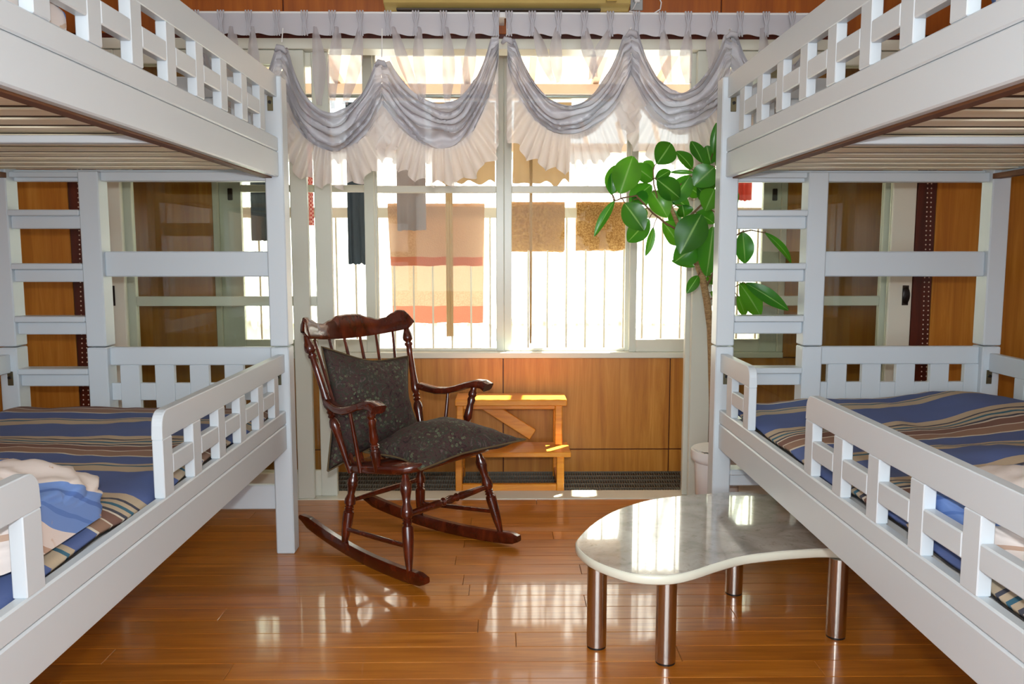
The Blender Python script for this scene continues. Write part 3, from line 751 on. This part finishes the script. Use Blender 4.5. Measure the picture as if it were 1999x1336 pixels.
# ------------------------------------------------------------------ potted plant
YP = 3.42
pl = empty('rubber_plant', (.905, YP, 0), label='tall rubber plant with broad green leaves in a white pot by bed', cat='plant')
po = Vector((.905, YP, 0))
prof = [(0, .078), (.004, .082), (.26, .096), (.268, .108), (.282, .112), (.312, .112), (.318, .106), (.310, .098), (.27, .094), (.24, .090)]
pm = MB().tube([(0, 0, z) for z, r in prof], [r for z, r in prof], 32); pm.build('pot', M['plastic'], pl, 50)
MB().tube([(0, 0, .235), (0, 0, .268)], .0925, 24).build('soil', M['soil'], pl)
def c5(x, y): return (1140 + x / 3.3405, 240 + y / 3.3405)
def P5(x, y, Y=YP): return at(*c5(x, y), Y) - po
trunk = [Vector((-.012, 0, .26)), at(1391, 760, YP) - po, at(1389, 690, YP) - po, at(1387, 640, YP) - po, P5(800, 1150), P5(770, 1000), P5(722, 880), P5(672, 770), P5(615, 670), P5(575, 570), P5(552, 480)]
MB().tube(trunk, [.018, .0165, .016, .0155, .015, .0145, .0135, .011, .009, .008, .006], 10).build('trunk', M['bark'], pl, True)
BR = [trunk]
def branch(pts, r=.005):
    BR.append(pts); MB().tube(pts, [r * (1 - .5 * i / (len(pts) - 1)) for i in range(len(pts))], 7).build('branch', M['twig'], pl, True)
branch([P5(615, 700), P5(540, 660, 3.40), P5(450, 590, 3.39), P5(340, 475, 3.37), P5(250, 490, 3.36), P5(195, 512, 3.36)])
branch([P5(552, 590), P5(480, 500, 3.39), P5(455, 400, 3.38), P5(452, 300, 3.38)], .0045)
branch([P5(615, 690), P5(720, 580, 3.44), P5(800, 500, 3.46), P5(880, 440, 3.46)])
branch([P5(552, 490), P5(640, 390, 3.44), P5(720, 340, 3.45), P5(820, 270, 3.47)], .0045)
branch([P5(790, 1090), P5(860, 940, 3.44), P5(950, 760, 3.40), P5(1030, 712, 3.36), P5(1090, 700, 3.34), P5(1180, 718, 3.33)], .0045)
branch([P5(800, 1160), P5(900, 1120, 3.40), P5(1020, 1050, 3.36)], .004)
LEAVES = [((235, 460), (320, 215), 145, 3.33), ((180, 465), (205, 275), 95, 3.37), ((180, 470), (180, 330), 50, 3.35), ((475, 268), (572, 130), 120, 3.36), ((450, 372), (322, 275), 95, 3.42), ((300, 525), (440, 400), 100, 3.42),
 ((330, 470), (410, 530), 85, 3.43), ((465, 372), (566, 308), 55, 3.38), ((475, 368), (628, 492), 115, 3.34), ((692, 345), (570, 532), 105, 3.44), ((705, 300), (608, 183), 75, 3.45), ((715, 325), (560, 320), 24, 3.42),
 ((775, 262), (702, 115), 78, 3.38), ((850, 290), (718, 410), 130, 3.37), ((828, 268), (800, 150), 105, 3.46), ((842, 200), (862, 0), 42, 3.42), ((852, 432), (790, 572), 115, 3.40), ((850, 350), (760, 450), 90, 3.48),
 ((265, 525), (392, 700), 130, 3.32), ((425, 630), (284, 778), 105, 3.36), ((452, 683), (407, 869), 42, 3.37), ((198, 510), (65, 736), 48, 3.34), ((440, 448), (546, 612), 120, 3.40), ((515, 648), (622, 795), 115, 3.41),
 ((765, 598), (628, 852), 165, 3.31), ((752, 780), (588, 912), 130, 3.35), ((842, 678), (800, 1002), 125, 3.30), ((730, 590), (850, 650), 95, 3.45), ((640, 535), (655, 615), 90, 3.42), ((722, 938), (572, 898), 42, 3.40),
 ((745, 998), (672, 1110), 58, 3.38), ((800, 1000), (870, 1045), 50, 3.44), ((822, 1105), (870, 1140), 48, 3.45), ((1035, 714), (1052, 918), 100, 3.34), ((1180, 717), (1372, 914), 46, 3.31), ((1015, 1048), (1158, 1262), 118, 3.34),
 ((1055, 1047), (1338, 1219), 78, 3.30), ((1000, 1130), (1055, 1262), 60, 3.40), ((870, 300), (950, 180), 90, 3.42), ((900, 440), (980, 560), 110, 3.42), ((880, 600), (985, 690), 100, 3.40), ((560, 470), (690, 560), 80, 3.45), ((400, 560), (330, 640), 70, 3.43), ((640, 400), (760, 470), 100, 3.47), ((610, 690), (560, 560), 70, 3.46), ((700, 860), (850, 800), 110, 3.46), ((455, 310), (390, 250), 60, 3.43), ((820, 500), (740, 420), 80, 3.49), ((780, 1040), (860, 1010), 45, 3.46)]
for i, (b, t, wd, Y) in enumerate(LEAVES):
    B = P5(*b, Y); T = P5(*t, Y + random.uniform(-.06, .05)); hw = 1.42 * wd / 3.3405 / (F_PX / Y) / 2
    ax = T - B; ln = ax.length; ax.normalize(); nrm = Vector((random.uniform(-.3, .3), -1, random.uniform(.1, .5))); nrm = (nrm - ax * nrm.dot(ax)).normalized(); sd = ax.cross(nrm)
    m = MB(); curl = random.uniform(.02, .10) * ln; cup = random.uniform(.15, .4)
    def f(u, v):
        k = (math.sin(PI * min(1, v * .97 + .015)) ** .72) * (1 - .18 * v) + .0; a = 2 * u - 1
        wv = .06 * math.sin(9 * v + i) * abs(a)
        return (0, 0, 0) + () if False else tuple(ax * (v * ln) + sd * (a * hw * k) + nrm * (curl * (4 * v * (1 - v)) - curl * v + hw * k * (cup * abs(a) ** 1.4 + wv)))
    m.grid(f, 6, 12)
    lf = m.build('leaf', M['leaf'], pl, 80); lf.location = B
    best = min((p.lerp(q, k / 6) for pts in BR for p, q in zip(pts, pts[1:]) for k in range(7)), key=lambda c: (c - B).length)
    if (best - B).length > .006: MB().tube([(best - B), (best - B) * .5 + Vector((0, 0, .006)), ax * .004], [.0025, .002, .0018], 6).build('petiole', M['twig'], lf, True)

# ------------------------------------------------------------------ curtains
YC = 3.60
rail = empty('curtain_rail', (0, YC, 2.13), label='long white curtain rail fixed above the glass door opening', cat='curtain rail')
bx('track', M['plastic'], rail, -1.34, 1.37, .012, .030, -.010, .012, .002)
for x in (-.9, -.005, .9):
    bx('bracket', M['plastic'], rail, x - .012, x + .012, .030, YD - .0085 - YC, -.008, .010, .002)
def pxX(x): return at(x, 60, YC).x
def pxZ(y): return at(982, y, YC).z
def valance(x_start, x_end, peaks, swags, ribbons, label, seed, tilt=None):
    root = empty('balloon_valance', ((pxX(x_start) + pxX(x_end)) / 2, YC, 2.13), label=label, cat='curtain'); org = Vector(root.location)
    def loc(p): return tuple(Vector(p) - org)
    X0, X1 = pxX(x_start), pxX(x_end); ztop, zbot = pxZ(29), pxZ(70)
    m = MB(); npl = max(2, int(round((X1 - X0) / .112)))
    def band(u, v):
        x = X0 + (X1 - X0) * u; ph = u * npl
        dy = -.012 * (abs(math.sin(PI * ph)) - .5) * (.5 + .5 * v) + .004 * noise.noise(Vector((x * 9, v * 3, seed)))
        return loc((x, YC - .012 + dy, ztop + (zbot - ztop) * v + .005 * math.sin(PI * ph * 2) * v))
    m.grid(band, npl * 10, 6); m.build('heading_band', M['sheer'], root, 80)
    for i in range(npl + 1):
        x = X0 + (X1 - X0) * i / npl; x = min(max(x, X0 + .012), X1 - .012); q = MB()
        for k in (-1, 0, 1):
            q.tube([loc((x + k * .012, YC - .022, ztop + .010)), loc((x + k * .008, YC - .026, ztop - .02)), loc((x + k * .003, YC - .028, ztop - .045)), loc((x + k * .006, YC - .026, ztop - .07)), loc((x + k * .011, YC - .022, ztop - .092))], [.004, .0045, .0035, .0045, .003], 6)
        q.build('pleat', M['sheer'], root, 80)
    tops = []
    for (xa, ya, ha), (xb, yb, hb), um, lm, fold in swags:
        XA, XB = pxX(xa), pxX(xb); zA, zB = pxZ(ya), pxZ(yb); gA, gB = ha / 450.0, hb / 450.0; zu, zl = pxZ(um), pxZ(lm)
        def curves(s):
            sh = (4 * s * (1 - s)); base = zA + (zB - zA) * s; sp = max(0.0, min(1.0, (s - .07) / .86))
            top = base - (base - zu) * (4 * sp * (1 - sp)) ** .80
            bl = (zA - gA) + ((zB - gB) - (zA - gA)) * s; bot = bl - (bl - zl) * sh ** .74
            return top, bot
        def fab(s, t):
            top, bot = curves(s); x = XA + (XB - XA) * s; sh = (4 * s * (1 - s)) ** .6
            q = Vector((s * 2.3, t * 1.5, seed + xa * .01))
            n1 = noise.noise(q * 1.7)
            ph = 2 * PI * (fold * t + .9 * n1 + .35 * math.sin(PI * s * 2 + seed)); amp = .008 + .012 * sh
            yy = YC - .045 - .075 * math.sin(PI * min(1, t * .9 + .1)) * (.35 + .65 * sh) + amp * math.sin(ph) + .006 * math.sin(ph * 2.3 + 6 * s) + .010 * noise.noise(Vector((s * 11, t * 9, seed)))
            zz = top + (bot - top) * t + .006 * math.sin(ph + 1.0) * sh + .008 * noise.noise(Vector((s * 6, t * 4, seed + 9)))
            return loc((x, yy, zz))
        MB().grid(fab, 64, 44).build('swag', M['sheer'], root, 80)
        tops.append((XA, XB, curves))
        # gathered knot
        MB().tube([loc((XA - .022, YC - .075, zA - .020)), loc((XA - .008, YC - .088, zA - .006)), loc((XA + .010, YC - .088, zA - .010)), loc((XA + .022, YC - .075, zA - .026))], [.006, .012, .012, .006], 10).build('gather', M['sheer'], root, 80)
        # cord from the band to the gather
        MB().tube([loc((XA, YC - .03, zbot + .02)), loc((XA, YC - .055, zA + .02))], .0025, 6).build('cord', M['plastic'], root, True)
        nf = int(abs(XB - XA) / .026)
        def ruf(s, t):
            top, bot = curves(s); x = XA + (XB - XA) * s; e = .002
            t0, b0 = curves(max(0, s - e)); t1, b1 = curves(min(1, s + e)); sl = (b1 - b0) / ((min(1, s + e) - max(0, s - e)) * (XB - XA)); sl = max(-1.4, min(1.4, sl))
            ln = .148 * (1 + .10 * math.sin(2 * PI * nf * .5 * s + seed)) * (.72 + .28 * (4 * s * (1 - s)) ** .5)
            fl = math.sin(2 * PI * nf * s + 2.0 * noise.noise(Vector((s * 5, seed, 0)))); nv = Vector((sl * .55, 0, -1)).normalized()
            yy = YC - .055 - .02 * (1 - t) + .017 * fl * (.25 + .75 * t) + .012 * noise.noise(Vector((s * 7, t, seed)))
            return loc((min(X1 - .002, max(X0 + .002, x + nv.x * ln * t + .007 * math.cos(2 * PI * nf * s) * t)), yy, bot + .012 + nv.z * ln * t))
        MB().grid(ruf, max(60, nf * 8), 10).build('ruffle', M['ruffle'], root, 80)
    for xr, y1, dxr in ribbons:
        xx = pxX(xr); z1 = pxZ(y1); x2 = pxX(xr + dxr)
        for XA, XB, cv in tops:
            if XA <= x2 <= XB: z1 = cv((x2 - XA) / (XB - XA))[0] - .02
        wv = random.uniform(0, 6)
        def rib(u, v):
            wd = .010 + .016 * math.sin(PI * min(1, v * 1.05)) ; x = xx + (x2 - xx) * v + (u - .5) * wd * 2 + .006 * math.sin(5 * v + wv)
            return loc((x, YC - .02 - .035 * v + .012 * math.sin(3 * v + wv) * (u - .5) * 2 + .008 * math.cos(PI * 2 * u), zbot + .03 + (z1 - zbot - .03) * v))
        MB().grid(rib, 5, 18).build('ribbon', M['sheer_thin'], root, 80)
    return root
valance(381, 974, None, [((400, 92, 60), (556, 100, 95), 190, 280, 4.5), ((556, 100, 95), (748, 128, 84), 228, 304, 5.5), ((748, 128, 84), (974, 76, 44), 208, 300, 6.0)],
        [(453, 170, 0), (497, 140, -8), (617, 205, 10), (657, 236, -6), (705, 190, -28), (768, 200, 50), (818, 225, 6), (872, 235, 4), (925, 190, -22)],
        'sheer lilac-white balloon valance with two tied swags above the rocking chair', 1.3)
valance(988, 1592, None, [((990, 84, 48), (1228, 70, 84), 212, 274, 6.0), ((1228, 70, 84), (1420, 72, 95), 186, 264, 6.0), ((1420, 72, 95), (1575, 90, 60), 160, 250, 4.5)],
        [(1040, 150, 40), (1087, 240, 0), (1142, 262, 16), (1190, 170, -40), (1290, 190, 16), (1340, 200, 0), (1392, 160, -10), (1486, 150, 0)],
        'sheer lilac-white balloon valance with tied swags above the rubber plant', 4.2)

# ------------------------------------------------------------------ air conditioner, outlet, cord
ac = empty('air_conditioner', at(982, 10, 3.62), label='yellowed wall air conditioner mounted above the middle of the valances', cat='air conditioner')
a0 = Vector(ac.location); za = at(982, 22, 3.62).z + .006
X0, X1 = at(750, 20, 3.60).x - a0.x, at(1229, 20, 3.60).x - a0.x; yb = YD - .0085 - a0.y
prof_ = [(yb, za), (yb - .11, za), (yb - .17, za + .018), (yb - .205, za + .06), (yb - .215, za + .12), (yb - .21, za + .25), (yb, za + .25)]
m = MB().prism([(a, b - a0.z) for a, b in prof_], X0, X1, .004); m.v = [(c, a, b) for a, b, c in m.v]; m.build('body', M['ac'], ac)
m = MB().box(X0 + .05, X1 - .12, yb - .150, yb - .02, za - a0.z - .006, za - a0.z + .002, .002); m.build('underside_grille', M['ac_dark'], ac)
rr = Matrix.Rotation(math.radians(-50), 3, 'X')
fl = MB().box(X0 + .02, X1 - .16, -.016, .016, -.003, .003, .002, rr); o = fl.build('louvre', M['ac'], ac); o.location = (0, yb - .195, za + .044 - a0.z)
for x in (X0 + .03, (X0 + X1) / 2 - .06, X1 - .18): bx('clip', M['plastic'], ac, x, x + .018, yb - .222, yb - .195, za + .04 - a0.z, za + .062 - a0.z, .002)
bx('receiver_window', M['black'], ac, X1 - .105, X1 - .06, yb - .222, yb - .2, za + .07 - a0.z, za + .13 - a0.z, .002)
bx('label_plate', M['label'], ac, X1 - .105, X1 - .062, yb - .223, yb - .19, za + .012 - a0.z, za + .062 - a0.z, .002)
ol = at(1243, 4, YD - .02); ob = empty('wall_outlet', (ol.x, YD - .0085, ol.z), label='grey wall outlet plate beside the air conditioner', cat='outlet')
bx('plate', M['pole'], ob, -.028, .028, -.008, 0, -.034, .07, .003); bx('plug', M['plastic'], ob, -.013, .013, -.030, -.008, -.004, .03, .003)
pc = [at(1243, 2, YD - .03), at(1236, 17, YD - .03), at(1228, 22, YD - .03), at(1250, 25, YD - .03), at(1275, 27, YD - .03), at(1289, 18, YD - .03), at(1291, 5, YD - .03), at(1285, -8, YD - .03)]
MB().tube([tuple(p) for p in pc], .003, 6).build('power_cord', M['plastic'], None, True, label='thin white power cord looping below the wall outlet', cat='cord')

# bead chains of the side blinds
def chain(xa, xb, y0, y1, Y, label):
    m = MB()
    for k, (px0, px1) in enumerate(((xa, xb), (xa + 6, xb + 10))):
        n = 74
        for i in range(n):
            t = i / (n - 1); c = at(px0 + (px1 - px0) * t, y0 + (y1 - y0) * t, Y); r = .0042
            m.add([c + Vector(d) * r for d in ((1, 0, 0), (-1, 0, 0), (0, 1, 0), (0, -1, 0), (0, 0, 1), (0, 0, -1))], [(0, 2, 4), (2, 1, 4), (1, 3, 4), (3, 0, 4), (2, 0, 5), (1, 2, 5), (3, 1, 5), (0, 3, 5)])
    m.build('bead_chain', M['bead'], None, True, label=label, cat='bead chain')
chain(146, 163, 120, 790, YD - .03, 'pale bead chain hanging behind the ladder against the dark jamb')
chain(1819, 1797, 120, 790, YD - .03, 'pale bead chain hanging behind bed panel beside the plywood wing')

# ------------------------------------------------------------------ veranda outside
bx('floor', M['concrete'], None, -5, 5, YW + .13, 6.3, -.3, -.18, kind='structure')
fe = empty('veranda_screen', (0, 6.0, 0), label='bright translucent white screen of upright sheets closing the veranda', cat='screen')
for i in range(11):
    x = -3.9 + i * .71; m = MB()
    m.grid(lambda u, v: (x + .705 * u, .012 * math.sin(2 * PI * u * 9), -.18 + 2.02 * v), 54, 1); m.build('sheet', M['panel_trans'], fe, 80)
bx('top_beam', M['beam'], fe, -4, 4, -.04, .04, 1.845, 1.90); bx('mid_rail', M['beam'], fe, -4, 4, .02, .05, .6, .64)
for i in range(26):
    x = -3.2 + i * .27; m = MB().tube([(x, .30, 2.1), (x + .62, .30, -.15)], .018, 6); m.build('shadow_batten', M['beam'], fe, True)  # leaning poles added behind the sheets to cast faint diagonal shadows
ro = empty('veranda_roof', (0, 5.2, 2.4), label='corrugated pale plastic roof on rafters over the veranda', cat='roof')
rs = lambda yy: 2.56 - (yy - 4.4) * .13
for i in range(9):
    x = -3.9 + i * .8
    for ya, yb_, mt in (((4.42, 6.17, 'roof_trans'),) if i != 6 else ((4.42, 5.19, 'roof_trans'), (5.19, 5.40, 'glass'), (5.40, 6.17, 'roof_trans'))):  # one sheet gets an added clear strip so sun reaches the stool
        m = MB()
        m.grid(lambda u, v: (x + .81 * u, ya + (yb_ - ya) * v - 5.2, rs(ya + (yb_ - ya) * v) + .02 + (.009 * math.sin(2 * PI * u * 11) if mt != 'glass' else 0) - 2.4), 66, 1); m.build('sheet', M[mt], ro, 80)
for i in range(16):
    x = -3.4 + i * .45; q = MB(); q.add([(x + a, yy - 5.2, rs(yy) + b - 2.4) for yy in (4.42, 6.15) for a, b in ((-.02, -.05), (.02, -.05), (.02, .008), (-.02, .008))], [(0, 1, 2, 3), (4, 7, 6, 5), (0, 4, 5, 1), (1, 5, 6, 2), (2, 6, 7, 3), (3, 7, 4, 0)]); q.build('rafter', M['beam'], ro)
bx('eave_beam', M['beam'], ro, -4, 4, 5.92 - 5.2, 6.0 - 5.2, 2.20 - 2.4, 2.30 - 2.4)
# railing
rg = empty('railing', (0, 4.86, 0), label='cream metal railing with thin upright bars outside the windows', cat='railing')
bx('top_rail', M['rail_metal'], rg, -3, 3, -.02, .02, 1.335, 1.395, .004); bx('bottom_rail', M['rail_metal'], rg, -3, 3, -.012, .012, .30, .33)
bm_ = MB().box(-.005, .005, -.006, .006, .33, 1.335).mesh('bar', M['rail_metal'])
for i in range(48): inst('bar', bm_, rg, (-2.64 + i * .1115, 0, 0))
for x in (-2.9, 2.9, -1.16, 1.16): bx('post', M['rail_metal'], rg, x - .02, x + .02, -.02, .02, -.18, 1.335)
# clothes pole and laundry
def drape(name, mat, x0, x1, ytop, ybot, Y, label, cat, over=False, ybot2=None, amp=.012, seed=0.0, taper=0.0, skew=0.0, ragged=.008, group=None):
    A = at(x0, ytop, Y); B = at(x1, ytop, Y); zt = A.z; zb = at(x0, ybot, Y).z
    org = Vector(((A.x + B.x) / 2, Y, zt)); m = MB()
    def side(sgn, zb_):
        def f(u, v):
            x = A.x + (B.x - A.x) * u; x += taper * (u - .5) * v * -2 + skew * v
            zz = zt + (zb_ - zt) * v + ragged * noise.noise(Vector((u * 6, seed, v))) * v
            yy = Y + sgn * (.034 if over else 0) + amp * noise.noise(Vector((u * 5, v * 1.3, seed + sgn))) * (.3 + v) + .5 * amp * math.sin(u * 14 + seed)* v
            return tuple(Vector((x, yy, zz)) - org)
        return f
    m.grid(side(-1, zb), 28, 26)
    if over:
        m.grid(side(1, at(x0, ybot2, Y).z), 28, 26)
        m.grid(lambda u, v: tuple(Vector((A.x + (B.x - A.x) * u, Y - .034 * math.cos(PI * v), zt + .020 * math.sin(PI * v))) - org), 28, 6)
        n0 = 2 * 29 * 27
        for i in m.uv:
            if i >= n0: m.uv[i] = (m.uv[i][0], .5)
            else:
                u, v = m.uv[i]; m.uv[i] = (u, .5 + .5 * v)
    o = m.build(name, M[mat], None, 80, label=label, cat=cat, group=group); o.location = org
    return o
drape('bath_towel', 'towel', 758, 946, 404, 519, 4.86, 'large beige towel with salmon end bands hung over the railing', 'towel', True, 632, .012, 1.0, .012)
drape('bath_mat', 'mat', 999, 1102, 401, 489, 4.86, 'tan looped bath mat on the railing, next to the centre window post', 'bath mat', True, 492, .006, 2.0)
drape('bath_mat', 'mat', 1125, 1227, 401, 487, 4.86, 'tan looped bath mat on the railing, behind the plant leaves', 'bath mat', True, 490, .006, 3.0)
PZ = 1.98
pole = MB().tube([(-2.6, 4.62, PZ), (2.6, 4.62, PZ)], .014, 10).build('clothes_pole', M['pole'], None, True, label='long metal clothes pole hung outside behind the laundry', cat='pole')
pole2 = MB()
for x in (-2.3, 2.3): pole2 = MB().tube([(x, 4.62, PZ + .014), (x, 4.62, 2.50)], .006, 6); pole2.build('hanger_rod', M['pole'], pole, True)
yt = lambda Y, z: 492 - (z - 1.14) * F_PX / Y
TOP = yt(4.62, PZ) + 2
drape('trousers', 'denim', 674, 708, TOP, 516, 4.60, 'dark denim trouser leg hanging outside behind the rocking chair', 'trousers', False, None, .02, 5.0)
drape('shorts', 'grey_cloth', 772, 829, TOP, 450, 4.58, 'faded grey shorts hanging outside before the beige towel', 'shorts', False, None, .02, 6.0)
drape('coat', 'tan_cloth', 842, 966, TOP, 357, 4.645, 'tan cloth coat hanging outside above the beige towel', 'coat', False, None, .03, 7.0, 0, .0, .03)
drape('coat', 'tan_cloth', 1004, 1116, TOP, 358, 4.645, 'tan cloth coat hanging outside between centre window post and plant', 'coat', False, None, .03, 8.0, 0, -.01, .04)
drape('belt', 'tan_cloth', 868, 882, TOP, 657, 4.588, 'long tan cloth belt hanging outside in front of the towel', 'belt', False, None, .006, 9.0)
drape('belt', 'tan_cloth', 1033, 1041, TOP, 671, 4.588, 'long tan cloth belt hanging outside in front of a bath mat', 'belt', False, None, .006, 10.0, .006)
drape('cloth', 'check_cloth', 588, 607, TOP, 440, 4.60, 'red checked cloth hanging outside next to dark denim trousers', 'cloth', False, None, .012, 11.0)
drape('cloth', 'red_cloth', 1440, 1474, TOP, 392, 4.60, 'plain red cloth hanging outside behind the bed ladder', 'cloth', False, None, .02, 12.0)
drape('trousers', 'denim', 482, 528, TOP, 470, 4.60, 'dark trousers hanging outside beyond the glass behind bed panel', 'trousers', False, None, .02, 13.0)
